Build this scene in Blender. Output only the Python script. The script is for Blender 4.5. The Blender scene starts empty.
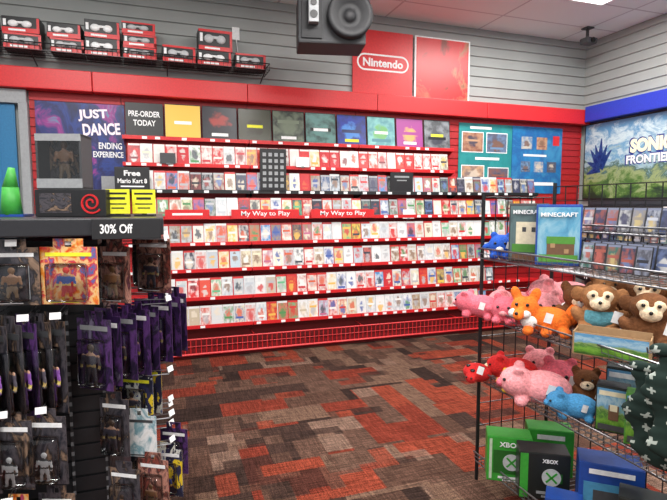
import bpy, bmesh, math, random
from mathutils import Vector, Matrix, Euler
random.seed(7)
SC = bpy.context.scene
COL = SC.collection
R = math.radians

# ---------------------------------------------------------------- materials
def new_mat(name):
    m = bpy.data.materials.new(name); m.use_nodes = True
    nt = m.node_tree
    return m, nt, nt.nodes['Principled BSDF']

def N(nt, t, **kw):
    n = nt.nodes.new(t)
    for k, v in kw.items():
        setattr(n, k, v)
    return n

def ramp(nt, cols, const=True, pos=None):
    r = nt.nodes.new('ShaderNodeValToRGB')
    if const: r.color_ramp.interpolation = 'CONSTANT'
    els = r.color_ramp.elements
    n = len(cols)
    while len(els) < n: els.new(0.5)
    for i, c in enumerate(cols):
        els[i].position = (pos[i] if pos else (i / n if const else i / max(1, n - 1)))
        els[i].color = (*c, 1)
    return r

def mat(name, col, rough=0.5, metal=0.0, bump=0.0, bscale=60, var=0.08, bdist=.004, emit=0.0):
    m, nt, b = new_mat(name)
    b.inputs['Roughness'].default_value = rough
    b.inputs['Metallic'].default_value = metal
    tc = N(nt, 'ShaderNodeTexCoord')
    nz = N(nt, 'ShaderNodeTexNoise'); nz.inputs['Scale'].default_value = bscale
    nt.links.new(tc.outputs['Object'], nz.inputs['Vector'])
    lo = tuple(max(0, c * (1 - var)) for c in col); hi = tuple(min(1, c * (1 + var)) for c in col)
    r = ramp(nt, [lo, hi], const=False, pos=[.3, .7])
    nt.links.new(nz.outputs['Fac'], r.inputs['Fac'])
    nt.links.new(r.outputs['Color'], b.inputs['Base Color'])
    if bump > 0:
        bp = N(nt, 'ShaderNodeBump'); bp.inputs['Strength'].default_value = bump
        bp.inputs['Distance'].default_value = bdist
        nt.links.new(nz.outputs['Fac'], bp.inputs['Height'])
        nt.links.new(bp.outputs['Normal'], b.inputs['Normal'])
    if emit > 0:
        b.inputs['Emission Color'].default_value = (*col, 1)
        b.inputs['Emission Strength'].default_value = emit
    return m

def art_mat(name, cols, scale=4.0, rough=0.35, seed=0.0, dist=0.6, coord='Generated', perobj=False, const=False):
    m, nt, b = new_mat(name)
    b.inputs['Roughness'].default_value = rough
    tc = N(nt, 'ShaderNodeTexCoord')
    mp = N(nt, 'ShaderNodeMapping')
    mp.inputs['Location'].default_value = (seed, seed * 1.7, seed * .6)
    nt.links.new(tc.outputs[coord], mp.inputs['Vector'])
    src = mp.outputs['Vector']
    if perobj:
        oi = N(nt, 'ShaderNodeObjectInfo')
        mu = N(nt, 'ShaderNodeMath', operation='MULTIPLY'); mu.inputs[1].default_value = 37.0
        nt.links.new(oi.outputs['Random'], mu.inputs[0])
        ad = N(nt, 'ShaderNodeVectorMath', operation='ADD')
        nt.links.new(mp.outputs['Vector'], ad.inputs[0]); nt.links.new(mu.outputs[0], ad.inputs[1])
        src = ad.outputs[0]
    t = N(nt, 'ShaderNodeTexNoise'); t.inputs['Scale'].default_value = scale
    t.inputs['Distortion'].default_value = dist; t.inputs['Detail'].default_value = 5; t.inputs['Roughness'].default_value = .6
    mr = N(nt, 'ShaderNodeMapRange'); mr.inputs[1].default_value = .3; mr.inputs[2].default_value = .7
    nt.links.new(t.outputs['Fac'], mr.inputs[0])
    nt.links.new(src, t.inputs['Vector'])
    r = ramp(nt, cols, const=const)
    nt.links.new(mr.outputs[0], r.inputs['Fac'])
    nt.links.new(r.outputs['Color'], b.inputs['Base Color'])
    return m

def fig_mat(name, cols):
    m, nt, b = new_mat(name); b.inputs['Roughness'].default_value = .4
    tc = N(nt, 'ShaderNodeTexCoord'); sx = N(nt, 'ShaderNodeSeparateXYZ'); nt.links.new(tc.outputs['Generated'], sx.inputs[0])
    nz = N(nt, 'ShaderNodeTexNoise'); nz.inputs['Scale'].default_value = 8; nt.links.new(tc.outputs['Generated'], nz.inputs['Vector'])
    ma = N(nt, 'ShaderNodeMath', operation='MULTIPLY_ADD'); ma.inputs[1].default_value = .12; nt.links.new(nz.outputs['Fac'], ma.inputs[0]); nt.links.new(sx.outputs[2], ma.inputs[2])
    rp = ramp(nt, cols, pos=[0, .18, .50, .56, .78, .86, 1.0][:len(cols)])
    nt.links.new(ma.outputs[0], rp.inputs[0]); nt.links.new(rp.outputs[0], b.inputs['Base Color'])
    return m

def cover_mat(name, pal1, pal2, band):
    m, nt, b = new_mat(name)
    b.inputs['Roughness'].default_value = .3
    oi = N(nt, 'ShaderNodeObjectInfo'); tc = N(nt, 'ShaderNodeTexCoord')
    r1 = ramp(nt, pal1); nt.links.new(oi.outputs['Random'], r1.inputs['Fac'])
    def M(op, a, c=None):
        n = N(nt, 'ShaderNodeMath', operation=op)
        for i, q in enumerate((a, c)):
            if q is None: continue
            if isinstance(q, (int, float)): n.inputs[i].default_value = q
            else: nt.links.new(q, n.inputs[i])
        return n.outputs[0]
    mu = M('MULTIPLY', oi.outputs['Random'], 17.31); f1 = M('FRACT', mu); f2 = M('FRACT', M('MULTIPLY', oi.outputs['Random'], 53.7)); f3 = M('FRACT', M('MULTIPLY', oi.outputs['Random'], 91.3))
    r2 = ramp(nt, pal2); nt.links.new(f1, r2.inputs['Fac'])
    r3 = ramp(nt, pal2[::-1] + pal1); nt.links.new(f2, r3.inputs['Fac'])
    ad = N(nt, 'ShaderNodeVectorMath', operation='ADD')
    nt.links.new(tc.outputs['Generated'], ad.inputs[0]); nt.links.new(mu, ad.inputs[1])
    nz = N(nt, 'ShaderNodeTexNoise'); nz.inputs['Scale'].default_value = 4; nt.links.new(ad.outputs[0], nz.inputs['Vector'])
    sx = N(nt, 'ShaderNodeSeparateXYZ'); nt.links.new(tc.outputs['Generated'], sx.inputs[0])
    def over(prev, mask, col):
        mx = N(nt, 'ShaderNodeMix', data_type='RGBA')
        nt.links.new(mask, mx.inputs[0]); nt.links.new(prev, mx.inputs[6])
        if isinstance(col, tuple): mx.inputs[7].default_value = (*col, 1)
        else: nt.links.new(col, mx.inputs[7])
        return mx.outputs[2]
    soft = N(nt, 'ShaderNodeMapRange'); soft.inputs[1].default_value = .38; soft.inputs[2].default_value = .62; nt.links.new(nz.outputs['Fac'], soft.inputs[0])
    ground = over(r1.outputs[0], M('MULTIPLY', soft.outputs[0], .7), r3.outputs[0])
    dx = M('SUBTRACT', sx.outputs[0], .5); dz = M('SUBTRACT', sx.outputs[2], M('ADD', M('MULTIPLY', f3, .3), .3))
    d = M('ADD', M('ADD', M('MULTIPLY', dx, dx), M('MULTIPLY', dz, dz)), M('MULTIPLY', M('SUBTRACT', nz.outputs['Fac'], .5), .3))
    sd = N(nt, 'ShaderNodeMapRange'); sd.inputs[1].default_value = .09; sd.inputs[2].default_value = .03; nt.links.new(d, sd.inputs[0])
    o = over(ground, M('MULTIPLY', sd.outputs[0], .85), r2.outputs[0])
    zc = M('ADD', M('MULTIPLY', f1, .6), .12)
    o = over(o, M('MULTIPLY', M('LESS_THAN', M('ABSOLUTE', M('SUBTRACT', sx.outputs[2], zc)), .055), M('LESS_THAN', M('ABSOLUTE', dx), .34)), r3.outputs[0])
    if band: o = over(o, M('GREATER_THAN', sx.outputs[2], .89), band)
    nt.links.new(o, b.inputs['Base Color'])
    return m

RED = mat('red_paint', (.62, .018, .022), .4)
REDM = mat('red_metal', (.60, .016, .02), .35)
REDDARK = mat('red_slat_paint', (.40, .012, .016), .5)
REDSH = mat('dark_red_metal', (.17, .006, .008), .6)
BLUEH = mat('blue_paint', (.02, .04, .42), .4)
BLK = mat('black_paint', (.012, .012, .014), .45)
BLK2 = mat('black_plastic', (.02, .02, .024), .3)
WIRE = mat('black_wire', (.03, .03, .032), .35, .6)
WIREG = mat('steel_wire', (.22, .22, .23), .3, .8)
WHITE = mat('white_card', (.85, .85, .85), .5)
GREY = mat('grey_paint', (.30, .31, .32), .5)
LGREY = mat('light_grey_paint', (.50, .51, .52), .5)
DGREY = mat('dark_grey_plastic', (.05, .052, .056), .5)
YEL = mat('yellow_card', (.80, .78, .03), .5)
def fur(name, col): return mat(name, col, .95, bump=.75, bscale=95, var=.22, bdist=.005)
PINK = fur('pink_plush', (.85, .32, .34)); PINKD = fur('dark_pink_plush', (.74, .14, .19)); ORANGE = fur('orange_plush', (.82, .17, .015))
CREAM = fur('cream_plush', (.80, .62, .42)); WPL = fur('white_plush', (.80, .80, .77)); BROWN = fur('brown_plush', (.16, .058, .018))
TAN = fur('tan_plush', (.33, .14, .05))
BLUEP = fur('blue_plush', (.06, .27, .52)); BLUED = fur('deep_blue_plush', (.015, .09, .48)); REDP = fur('red_plush', (.58, .015, .015))
YELP = fur('yellow_plush', (.80, .48, .03)); TEAL = fur('teal_plush', (.10, .30, .36))
EYE = mat('eye_plastic', (.01, .01, .01), .15)
XGREEN = mat('green_carton', (.04, .33, .035), .4)
XBLACK = mat('black_carton', (.012, .015, .013), .4)
BLUEC = mat('blue_carton', (.012, .06, .30), .4)
KRAFT = mat('cardboard', (.36, .22, .11), .8, bump=.1)
LIME = mat('green_display', (.05, .36, .05), .5)
CYAN = mat('cyan_panel', (.02, .16, .34), .4)

PLAST = bpy.data.materials.new('clear_plastic'); PLAST.use_nodes = True
nt = PLAST.node_tree; nt.nodes.clear()
o_ = N(nt, 'ShaderNodeOutputMaterial'); mx = N(nt, 'ShaderNodeMixShader'); tr = N(nt, 'ShaderNodeBsdfTransparent'); gl = N(nt, 'ShaderNodeBsdfGlossy'); fr = N(nt, 'ShaderNodeFresnel')
gl.inputs['Roughness'].default_value = .05; tr.inputs[0].default_value = (.95, .96, .97, 1); fr.inputs[0].default_value = 1.5
nt.links.new(fr.outputs[0], mx.inputs[0]); nt.links.new(tr.outputs[0], mx.inputs[1]); nt.links.new(gl.outputs[0], mx.inputs[2]); nt.links.new(mx.outputs[0], o_.inputs[0])

SKIN = (.45, .26, .17)
FIGW = fig_mat('figure_white', [(.5, .5, .5), (.6, .6, .6), (.05, .05, .05), (.6, .6, .6), (.04, .04, .04), (.65, .65, .65)])
FIGD = fig_mat('figure_dark', [(.02, .02, .02), (.05, .045, .06), (.35, .25, .08), (.07, .06, .08), SKIN, (.05, .03, .02)])
FIGP = fig_mat('figure_purple', [(.03, .02, .05), (.10, .04, .18), (.5, .4, .1), (.20, .07, .32), SKIN, (.03, .02, .03)])
FIGB = fig_mat('figure_brown', [(.05, .03, .02), (.25, .17, .10), (.06, .03, .02), (.30, .15, .07), SKIN, (.14, .07, .03)])
FIGR = fig_mat('figure_red', [(.6, .35, .05), (.50, .02, .02), (.6, .45, .1), (.04, .10, .40), SKIN, (.55, .03, .02)])
CARD_BLK = art_mat('print_black_grey', [(.008, .008, .010), (.02, .02, .028), (.08, .07, .08), (.012, .012, .015), (.28, .18, .12), (.02, .02, .03)], 2.8, perobj=True)
CARD_PUR = art_mat('print_purple', [(.008, .006, .015), (.035, .013, .07), (.012, .01, .02), (.11, .04, .18), (.015, .01, .025), (.2, .17, .26)], 2.8, perobj=True)
CARD_COL = art_mat('print_red_orange', [(.62, .01, .01), (.66, .03, .015), (.75, .25, .02), (.80, .55, .25), (.62, .015, .015), (.03, .15, .40), (.6, .02, .02)], 3.2, perobj=True)
CARD_WARM = art_mat('print_brown_pink', [(.06, .02, .018), (.30, .07, .05), (.03, .015, .015), (.52, .24, .18), (.06, .02, .02), (.32, .10, .16)], 2.8, perobj=True)
CARD_YEL = art_mat('print_yellow_black', [(.02, .02, .05), (.80, .58, .03), (.03, .03, .08), (.02, .02, .04), (.6, .6, .55), (.03, .05, .2)], 2.0, perobj=True, const=True, dist=.2)
CARD_WHT = art_mat('print_white_teal', [(.6, .6, .57), (.75, .75, .75), (.15, .3, .35), (.7, .7, .7), (.06, .06, .08)], 1.8, perobj=True)

colr = [(.70, .70, .67), (.50, .02, .03), (.08, .24, .50), (.68, .64, .52), (.75, .52, .08), (.45, .55, .62), (.42, .48, .52), (.05, .05, .08), (.74, .68, .62), (.45, .12, .22), (.30, .22, .14), (.12, .40, .20), (.62, .60, .56)]
colr2 = [(.03, .04, .06), (.75, .75, .72), (.60, .10, .04), (.07, .24, .08), (.70, .62, .5), (.05, .10, .34), (.70, .42, .08), (.4, .4, .42), (.55, .03, .03), (.25, .15, .10)]
COV_A = cover_mat('cover_print_colourful', colr, colr2, (.60, .03, .03))
COV_P = cover_mat('cover_print_pale', [(.75, .75, .73), (.60, .62, .62), (.72, .66, .48), (.45, .49, .53), (.75, .72, .70), (.6, .15, .12), (.72, .72, .72), (.5, .42, .3)], colr2, (.72, .72, .72))
COV_R = cover_mat('cover_print_red', [(.55, .02, .03), (.62, .03, .03), (.68, .64, .6), (.5, .015, .02), (.66, .08, .05), (.70, .66, .62)], [(.75, .72, .7), (.48, .02, .03), (.6, .58, .55), (.2, .03, .04)], (.72, .70, .68))
COV_D = cover_mat('cover_print_dark', [(.03, .04, .08), (.02, .02, .03), (.14, .14, .17), (.05, .10, .22), (.22, .05, .05), (.15, .2, .16), (.5, .48, .4)], [(.45, .45, .46), (.05, .05, .1), (.6, .52, .4), (.3, .05, .05), (.12, .2, .4)], (.4, .4, .42))
COV_B = cover_mat('cover_print_blue', [(.03, .04, .08), (.05, .07, .16), (.10, .10, .12), (.18, .19, .24), (.02, .02, .03), (.3, .08, .06), (.25, .22, .18), (.04, .12, .10)], [(.40, .42, .48), (.05, .05, .1), (.5, .5, .5), (.12, .16, .3), (.45, .35, .15), (.4, .1, .08)], (.16, .18, .26))

def skymat(name='sky_hill_print', perobj=False):
    m, nt, b = new_mat(name); b.inputs['Roughness'].default_value = .35
    tc = N(nt, 'ShaderNodeTexCoord'); sx = N(nt, 'ShaderNodeSeparateXYZ'); nt.links.new(tc.outputs['Generated'], sx.inputs[0])
    nz = N(nt, 'ShaderNodeTexNoise'); nz.inputs['Scale'].default_value = 5; nz.inputs['Detail'].default_value = 8; nz.inputs['Roughness'].default_value = .7; nz.inputs['Distortion'].default_value = .6
    src = tc.outputs['Generated']
    if perobj:
        oi = N(nt, 'ShaderNodeObjectInfo'); ad = N(nt, 'ShaderNodeVectorMath', operation='ADD'); mu = N(nt, 'ShaderNodeMath', operation='MULTIPLY'); mu.inputs[1].default_value = 31
        nt.links.new(oi.outputs['Random'], mu.inputs[0]); nt.links.new(src, ad.inputs[0]); nt.links.new(mu.outputs[0], ad.inputs[1]); src = ad.outputs[0]
    nt.links.new(src, nz.inputs['Vector'])
    ma = N(nt, 'ShaderNodeMath', operation='MULTIPLY_ADD'); ma.inputs[1].default_value = .8 if perobj else 1.3; nt.links.new(nz.outputs['Fac'], ma.inputs[0]); nt.links.new(sx.outputs[2], ma.inputs[2])
    sb = N(nt, 'ShaderNodeMath', operation='SUBTRACT'); sb.inputs[1].default_value = .4 if perobj else .65; nt.links.new(ma.outputs[0], sb.inputs[0])
    cols = [(.03, .08, .01), (.10, .26, .02), (.16, .34, .04), (.05, .15, .03), (.24, .34, .10), (.12, .30, .48), (.35, .50, .58), (.10, .28, .48)] if perobj else \
           [(.015, .035, .02), (.08, .17, .03), (.30, .36, .16), (.04, .11, .10), (.36, .50, .54), (.12, .30, .48), (.55, .66, .68), (.10, .26, .44)]
    rp = ramp(nt, cols, const=False, pos=[0, .16, .28, .40, .50, .60, .74, .9])
    nt.links.new(sb.outputs[0], rp.inputs[0]); nt.links.new(rp.outputs[0], b.inputs['Base Color'])
    return m

# ---------------------------------------------------------------- mesh helpers
def tagmat(bm, mi):
    for f in bm.faces:
        if not f.tag:
            f.material_index = mi; f.tag = True

def bbox_(bm, c, s, mi=0, bev=0, rot=None):
    M = Matrix.Translation(c) @ (rot.to_matrix().to_4x4() if rot else Matrix.Identity(4)) @ Matrix.Diagonal((s[0], s[1], s[2], 1))
    r = bmesh.ops.create_cube(bm, size=1, matrix=M)
    if bev > 0:
        es = list({e for v in r['verts'] for e in v.link_edges})
        bmesh.ops.bevel(bm, geom=es, offset=bev, segments=2, affect='EDGES', profile=.6)
    tagmat(bm, mi)

def tube(bm, p0, p1, r, seg=6, mi=0, r2=None, caps=True):
    p0 = Vector(p0); p1 = Vector(p1); d = p1 - p0
    L = d.length
    if L < 1e-6: return
    q = Vector((0, 0, 1)).rotation_difference(d)
    M = Matrix.Translation((p0 + p1) / 2) @ q.to_matrix().to_4x4()
    bmesh.ops.create_cone(bm, cap_ends=caps, segments=seg, radius1=r, radius2=(r if r2 is None else r2), depth=L, matrix=M)
    tagmat(bm, mi)

def sph(bm, c, r, mi=0, rot=None, u=16, v=10):
    if not hasattr(r, '__len__'): r = (r, r, r)
    M = Matrix.Translation(c) @ (rot.to_matrix().to_4x4() if rot else Matrix.Identity(4)) @ Matrix.Diagonal((*r, 1))
    bmesh.ops.create_uvsphere(bm, u_segments=u, v_segments=v, radius=1, matrix=M)
    tagmat(bm, mi)

def to_mesh(bm, name, mats, smooth=False):
    me = bpy.data.meshes.new(name)
    bmesh.ops.recalc_face_normals(bm, faces=bm.faces)
    bm.to_mesh(me); bm.free()
    for m in mats: me.materials.append(m)
    if smooth:
        for p in me.polygons: p.use_smooth = True
    return me

def obj(name, me, parent=None, loc=(0, 0, 0), rot=(0, 0, 0)):
    o = bpy.data.objects.new(name, me)
    COL.objects.link(o)
    o.location = loc; o.rotation_euler = rot
    if parent: o.parent = parent
    return o

def top(o, label, cat, group=None, kind=None):
    o['label'] = label; o['category'] = cat
    if group: o['group'] = group
    if kind: o['kind'] = kind
    return o

def root(name, label, cat, loc=(0, 0, 0), rz=0, group=None, rot=None):
    o = bpy.data.objects.new(name, None); COL.objects.link(o)
    o.empty_display_size = .05
    o.location = loc; o.rotation_euler = rot if rot else (0, 0, R(rz))
    return top(o, label, cat, group)

BC = {}
SPLIT = {'photograph', 'white_strip', 'title_band', 'label', 'print_line', 'red_band', 'frame', 'front_rail'}
def boxpart(name, parent, boxes, m, bev=0.0):
    if name in SPLIT:
        o = None
        for c, s in boxes:
            key = (name, tuple(round(q, 4) for q in s), m.name, bev)
            if key not in BC:
                bm = bmesh.new(); bbox_(bm, (0, 0, 0), s, 0, bev); BC[key] = to_mesh(bm, name, [m])
            o = obj(name, BC[key], parent, c)
        return o
    bm = bmesh.new()
    for c, s in boxes: bbox_(bm, c, s, 0, bev)
    return obj(name, to_mesh(bm, name, [m]), parent)

def blob(name, parts, mats, voxel=.006, parent=None, loc=(0, 0, 0), smooth_it=4):
    bm = bmesh.new()
    for p in parts:
        c, r = p[0], p[1]
        rot = Euler(p[2]) if len(p) > 2 else None
        sph(bm, c, r, 0, rot)
    me = to_mesh(bm, name, mats)
    o = bpy.data.objects.new(name, me); COL.objects.link(o)
    md = o.modifiers.new('r', 'REMESH'); md.mode = 'VOXEL'; md.voxel_size = voxel
    sm = o.modifiers.new('s', 'SMOOTH'); sm.iterations = smooth_it; sm.factor = .5
    dg = bpy.context.evaluated_depsgraph_get()
    me2 = bpy.data.meshes.new_from_object(o.evaluated_get(dg))
    o.modifiers.clear(); o.data = me2
    me2.materials.clear(); me2.materials.append(mats[0])
    for p in me2.polygons: p.use_smooth = True
    o.location = loc
    if parent: o.parent = parent
    return o

def text(s, w, h, m, parent, loc, rz=0, bold=0.0, name='lettering', ext=.0015, italic=0, tilt=0):
    cu = bpy.data.curves.new('t', 'FONT'); cu.body = s; cu.offset = bold; cu.extrude = .01
    cu.shear = italic; cu.resolution_u = 3; cu.align_x = 'CENTER'
    o = bpy.data.objects.new('t', cu); COL.objects.link(o)
    dg = bpy.context.evaluated_depsgraph_get()
    me = bpy.data.meshes.new_from_object(o.evaluated_get(dg))
    bpy.data.objects.remove(o)
    xs = [v.co.x for v in me.vertices]; ys = [v.co.y for v in me.vertices]
    x0, x1, y0, y1 = min(xs), max(xs), min(ys), max(ys)
    for v in me.vertices:
        x = (v.co.x - (x0 + x1) / 2) / (x1 - x0) * w; y = (v.co.y - (y0 + y1) / 2) / (y1 - y0) * h
        z = v.co.z / .01 * ext
        v.co = (x, -z, y)
    me.materials.clear(); me.materials.append(m)
    return obj(name, me, parent, loc, (0, R(tilt), R(rz)))

# ---------------------------------------------------------------- structure
BW = 5.25; RW = 5.22; CE = 3.56
def carpet():
    m, nt, b = new_mat('carpet_tiles')
    b.inputs['Roughness'].default_value = 1.0; b.inputs['Specular IOR Level'].default_value = .1
    tc = N(nt, 'ShaderNodeTexCoord')
    wn = N(nt, 'ShaderNodeTexNoise'); wn.inputs['Scale'].default_value = 120; nt.links.new(tc.outputs['Object'], wn.inputs['Vector'])
    sb = N(nt, 'ShaderNodeVectorMath', operation='SUBTRACT'); sb.inputs[1].default_value = (.5, .5, .5); nt.links.new(wn.outputs['Color'], sb.inputs[0])
    sc = N(nt, 'ShaderNodeVectorMath', operation='SCALE'); sc.inputs['Scale'].default_value = .016; nt.links.new(sb.outputs[0], sc.inputs[0])
    ad = N(nt, 'ShaderNodeVectorMath', operation='ADD'); nt.links.new(tc.outputs['Object'], ad.inputs[0]); nt.links.new(sc.outputs[0], ad.inputs[1])
    def layer(rz, bw, rh, seed):
        mp = N(nt, 'ShaderNodeMapping'); mp.inputs['Rotation'].default_value = (0, 0, R(rz)); mp.inputs['Location'].default_value = (seed, seed * .7, 0)
        nt.links.new(ad.outputs[0], mp.inputs['Vector'])
        br = N(nt, 'ShaderNodeTexBrick'); br.offset = .5
        br.inputs['Scale'].default_value = 1; br.inputs['Brick Width'].default_value = bw; br.inputs['Row Height'].default_value = rh
        br.inputs['Mortar Size'].default_value = 0; br.inputs['Color1'].default_value = (0, 0, 0, 1); br.inputs['Color2'].default_value = (1, 1, 1, 1)
        nt.links.new(mp.outputs[0], br.inputs['Vector'])
        return br.outputs['Color']
    pal = [(.026, .015, .012), (.070, .036, .025), (.135, .024, .014), (.115, .066, .045), (.040, .022, .017), (.175, .034, .018), (.082, .044, .031), (.140, .085, .062)]
    P_ = [0, .16, .34, .48, .58, .72, .82, .94]
    a = ramp(nt, pal, pos=P_); nt.links.new(layer(0, .48, .24, .1), a.inputs[0])
    c = ramp(nt, pal[::-1], pos=[0, .07, .2, .33, .48, .60, .76, .88]); nt.links.new(layer(90, .50, .17, 3.3), c.inputs[0])
    d = ramp(nt, pal[3:] + pal[:3], pos=[0, .12, .3, .4, .5, .56, .75, .92]); nt.links.new(layer(90, .30, .115, 5.9), d.inputs[0])
    sel = ramp(nt, [(0, 0, 0), (1, 1, 1)], pos=[0, .5]); nt.links.new(layer(0, .96, .48, 7.7), sel.inputs[0])
    mx = N(nt, 'ShaderNodeMix', data_type='RGBA')
    nt.links.new(sel.outputs[0], mx.inputs[0]); nt.links.new(a.outputs[0], mx.inputs[6]); nt.links.new(c.outputs[0], mx.inputs[7])
    bl = ramp(nt, [(0, 0, 0), (.8, .8, .8)], pos=[0, .72]); nt.links.new(layer(0, .40, .12, 11.3), bl.inputs[0])
    mx1 = N(nt, 'ShaderNodeMix', data_type='RGBA'); nt.links.new(bl.outputs[0], mx1.inputs[0]); nt.links.new(mx.outputs[2], mx1.inputs[6]); nt.links.new(d.outputs[0], mx1.inputs[7])
    out = mx1.outputs[2]
    for (sx_, sy_, lo, hi) in ((6, 90, .62, 1.35), (90, 8, .7, 1.3), (170, 170, .4, 1.7)):
        mp = N(nt, 'ShaderNodeMapping'); mp.inputs['Scale'].default_value = (sx_, sy_, 1)
        nt.links.new(tc.outputs['Object'], mp.inputs['Vector'])
        nz = N(nt, 'ShaderNodeTexNoise'); nz.inputs['Scale'].default_value = 1.0; nz.inputs['Detail'].default_value = 3
        nt.links.new(mp.outputs[0], nz.inputs['Vector'])
        g = ramp(nt, [(lo,) * 3, (hi,) * 3], const=False, pos=[.35, .65]); nt.links.new(nz.outputs['Fac'], g.inputs[0])
        mm = N(nt, 'ShaderNodeMix', data_type='RGBA', blend_type='MULTIPLY'); mm.inputs[0].default_value = 1
        nt.links.new(out, mm.inputs[6]); nt.links.new(g.outputs[0], mm.inputs[7]); out = mm.outputs[2]
    nt.links.new(out, b.inputs['Base Color'])
    bp = N(nt, 'ShaderNodeBump'); bp.inputs['Strength'].default_value = .4; nt.links.new(nz.outputs['Fac'], bp.inputs['Height']); nt.links.new(bp.outputs[0], b.inputs['Normal'])
    return m

def ceilmat():
    m, nt, b = new_mat('ceiling_tiles')
    b.inputs['Roughness'].default_value = .9
    tc = N(nt, 'ShaderNodeTexCoord')
    br = N(nt, 'ShaderNodeTexBrick'); br.offset = 0
    br.inputs['Scale'].default_value = 1; br.inputs['Brick Width'].default_value = 1.2; br.inputs['Row Height'].default_value = .6
    br.inputs['Mortar Size'].default_value = .012; br.inputs['Color1'].default_value = (.82, .92, .90, 1); br.inputs['Color2'].default_value = (.85, .95, .93, 1)
    br.inputs['Mortar'].default_value = (.58, .64, .64, 1)
    nt.links.new(tc.outputs['Object'], br.inputs['Vector']); nt.links.new(br.outputs['Color'], b.inputs['Base Color'])
    return m

bm = bmesh.new(); bbox_(bm, (1.5, 1.0, -.05), (9, 10, .1)); f = obj('floor', to_mesh(bm, 'floor', [carpet()])); f['kind'] = 'structure'
bm = bmesh.new(); bbox_(bm, (1.5, 1.0, CE + .05), (9, 10, .1)); f = obj('ceiling', to_mesh(bm, 'ceiling', [ceilmat()])); f['kind'] = 'structure'

def siding_wall(name, a0, a1, axis, pos):
    prof = [(0, 0), (0, 2.55)]
    z = 2.55; p = .115
    while z < CE - .001:
        z2 = min(z + p, CE)
        prof += [(-.004, z + .004), (-.018, z + .008), (-.010, z2 - .010), (0, z2 - .008), (0, z2)]
        z = z2
    bm = bmesh.new()
    def P(a, d, z):
        return (a, pos + d, z) if axis == 'x' else (pos + d, a, z)
    prof = prof + [(.12, CE), (.12, 0)]
    v0 = [bm.verts.new(P(a0, d, z)) for d, z in prof]; v1 = [bm.verts.new(P(a1, d, z)) for d, z in prof]
    n = len(prof)
    for i in range(n):
        bm.faces.new((v0[i], v0[(i + 1) % n], v1[(i + 1) % n], v1[i]))
    bm.faces.new(v0); bm.faces.new(v1[::-1])
    o = obj(name, to_mesh(bm, name, [mat(name + '_paint', (.33, .345, .335), .6, var=.05, bscale=3)]))
    o['kind'] = 'structure'
siding_wall('wall_back', -3.0, RW + .12, 'x', BW)
siding_wall('wall_right', -2.0, BW, 'y', RW)

def header(name, boxes, m):
    bm = bmesh.new()
    for c, s in boxes: bbox_(bm, c, s, 0, .008)
    o = obj(name, to_mesh(bm, name, [m])); o['kind'] = 'structure'
xs = [-3.0, -.55, .85, 2.25, 3.65, RW - .03]
for i in range(5):
    a, b_ = xs[i], xs[i + 1]
    header('trim_%d' % (i + 1), [(((a + b_) / 2, 5.17, 2.605), (b_ - a - .004, .14, .18))], RED)
ys = [0.0, 1.7, 3.4, 5.09]
for i in range(3):
    a, b_ = ys[i], ys[i + 1]
    header('trim_%d' % (i + 6), [((RW - .075, (a + b_) / 2, 2.63), (.13, b_ - a - .004, .19))], BLUEH)

def slat(x0, x1, z0, z1, m, label, side=False):
    bm = bmesh.new()
    n = int((z1 - z0) / .0762)
    for i in range(n):
        za = z0 + i * (z1 - z0) / n; zb = za + (z1 - z0) / n - .010
        if side: bbox_(bm, (RW - .018, (x0 + x1) / 2, (za + zb) / 2), (.016, x1 - x0, zb - za))
        else: bbox_(bm, ((x0 + x1) / 2, BW - .022, (za + zb) / 2), (x1 - x0, .016, zb - za))
    if side: bbox_(bm, (RW - .006, (x0 + x1) / 2, (z0 + z1) / 2), (.010, x1 - x0, z1 - z0))
    else: bbox_(bm, ((x0 + x1) / 2, BW - .008, (z0 + z1) / 2), (x1 - x0, .014, z1 - z0))
    o = obj('slatwall_panel', to_mesh(bm, 'slatwall_panel', [m]))
    top(o, label, 'wall panel', 'slatwall panels')
SX = [-.32, .86, 2.04, 3.22, 4.40]
slat(-1.08, -.324, .02, 2.515, REDDARK, 'red grooved slatwall panel behind the poster')
for i in range(4):
    slat(SX[i] + .002, SX[i + 1] - .002, .02, 2.515, REDDARK, 'red grooved slatwall panel behind game shelves')
slat(4.402, 5.17, .02, 2.515, REDDARK, 'red grooved slatwall panel by the room corner')
DSL = mat('dark_slat', (.035, .037, .045), .5)
for a in (0.6, 2.1, 3.6):
    slat(a, a + 1.49, .02, 2.52, DSL, 'dark grooved slatwall panel on side wall', True)

# ---------------------------------------------------------------- shelves and game cases
def case_mesh(name, body, cover, w=.108, h=.188, d=.013):
    bm = bmesh.new()
    bbox_(bm, (0, 0, h / 2), (w, d, h), 0, .002)
    bbox_(bm, (.003, -d / 2 - .0003, h / 2), (w - .009, .001, h - .006), 1)
    bbox_(bm, (-w / 2 + .001, 0, h / 2), (.003, d * .6, h * .94), 0)
    bbox_(bm, (w / 2 + .0005, 0, h / 2), (.002, .004, h * .3), 0)
    return to_mesh(bm, name, [body, cover])
CREDB = mat('red_case_plastic', (.5, .015, .015), .3)
CWHT = mat('white_case_plastic', (.65, .65, .66), .3)
CM = {
    'A': (case_mesh('game_case_a', CREDB, COV_A), 'game case with colourful cover on wall shelf'),
    'P': (case_mesh('game_case_p', CWHT, COV_P), 'game case with pale cover on wall shelf'),
    'R': (case_mesh('game_case_r', CREDB, COV_R), 'red and white game case on wall shelf'),
    'D': (case_mesh('game_case_d', BLK2, COV_D, h=.178), 'dark covered game case on wall shelf'),
    'B': (case_mesh('game_case_b', BLK2, COV_B, .100, .165), 'dark packaged item on side wall shelf'),
}
TAGM = None
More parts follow.
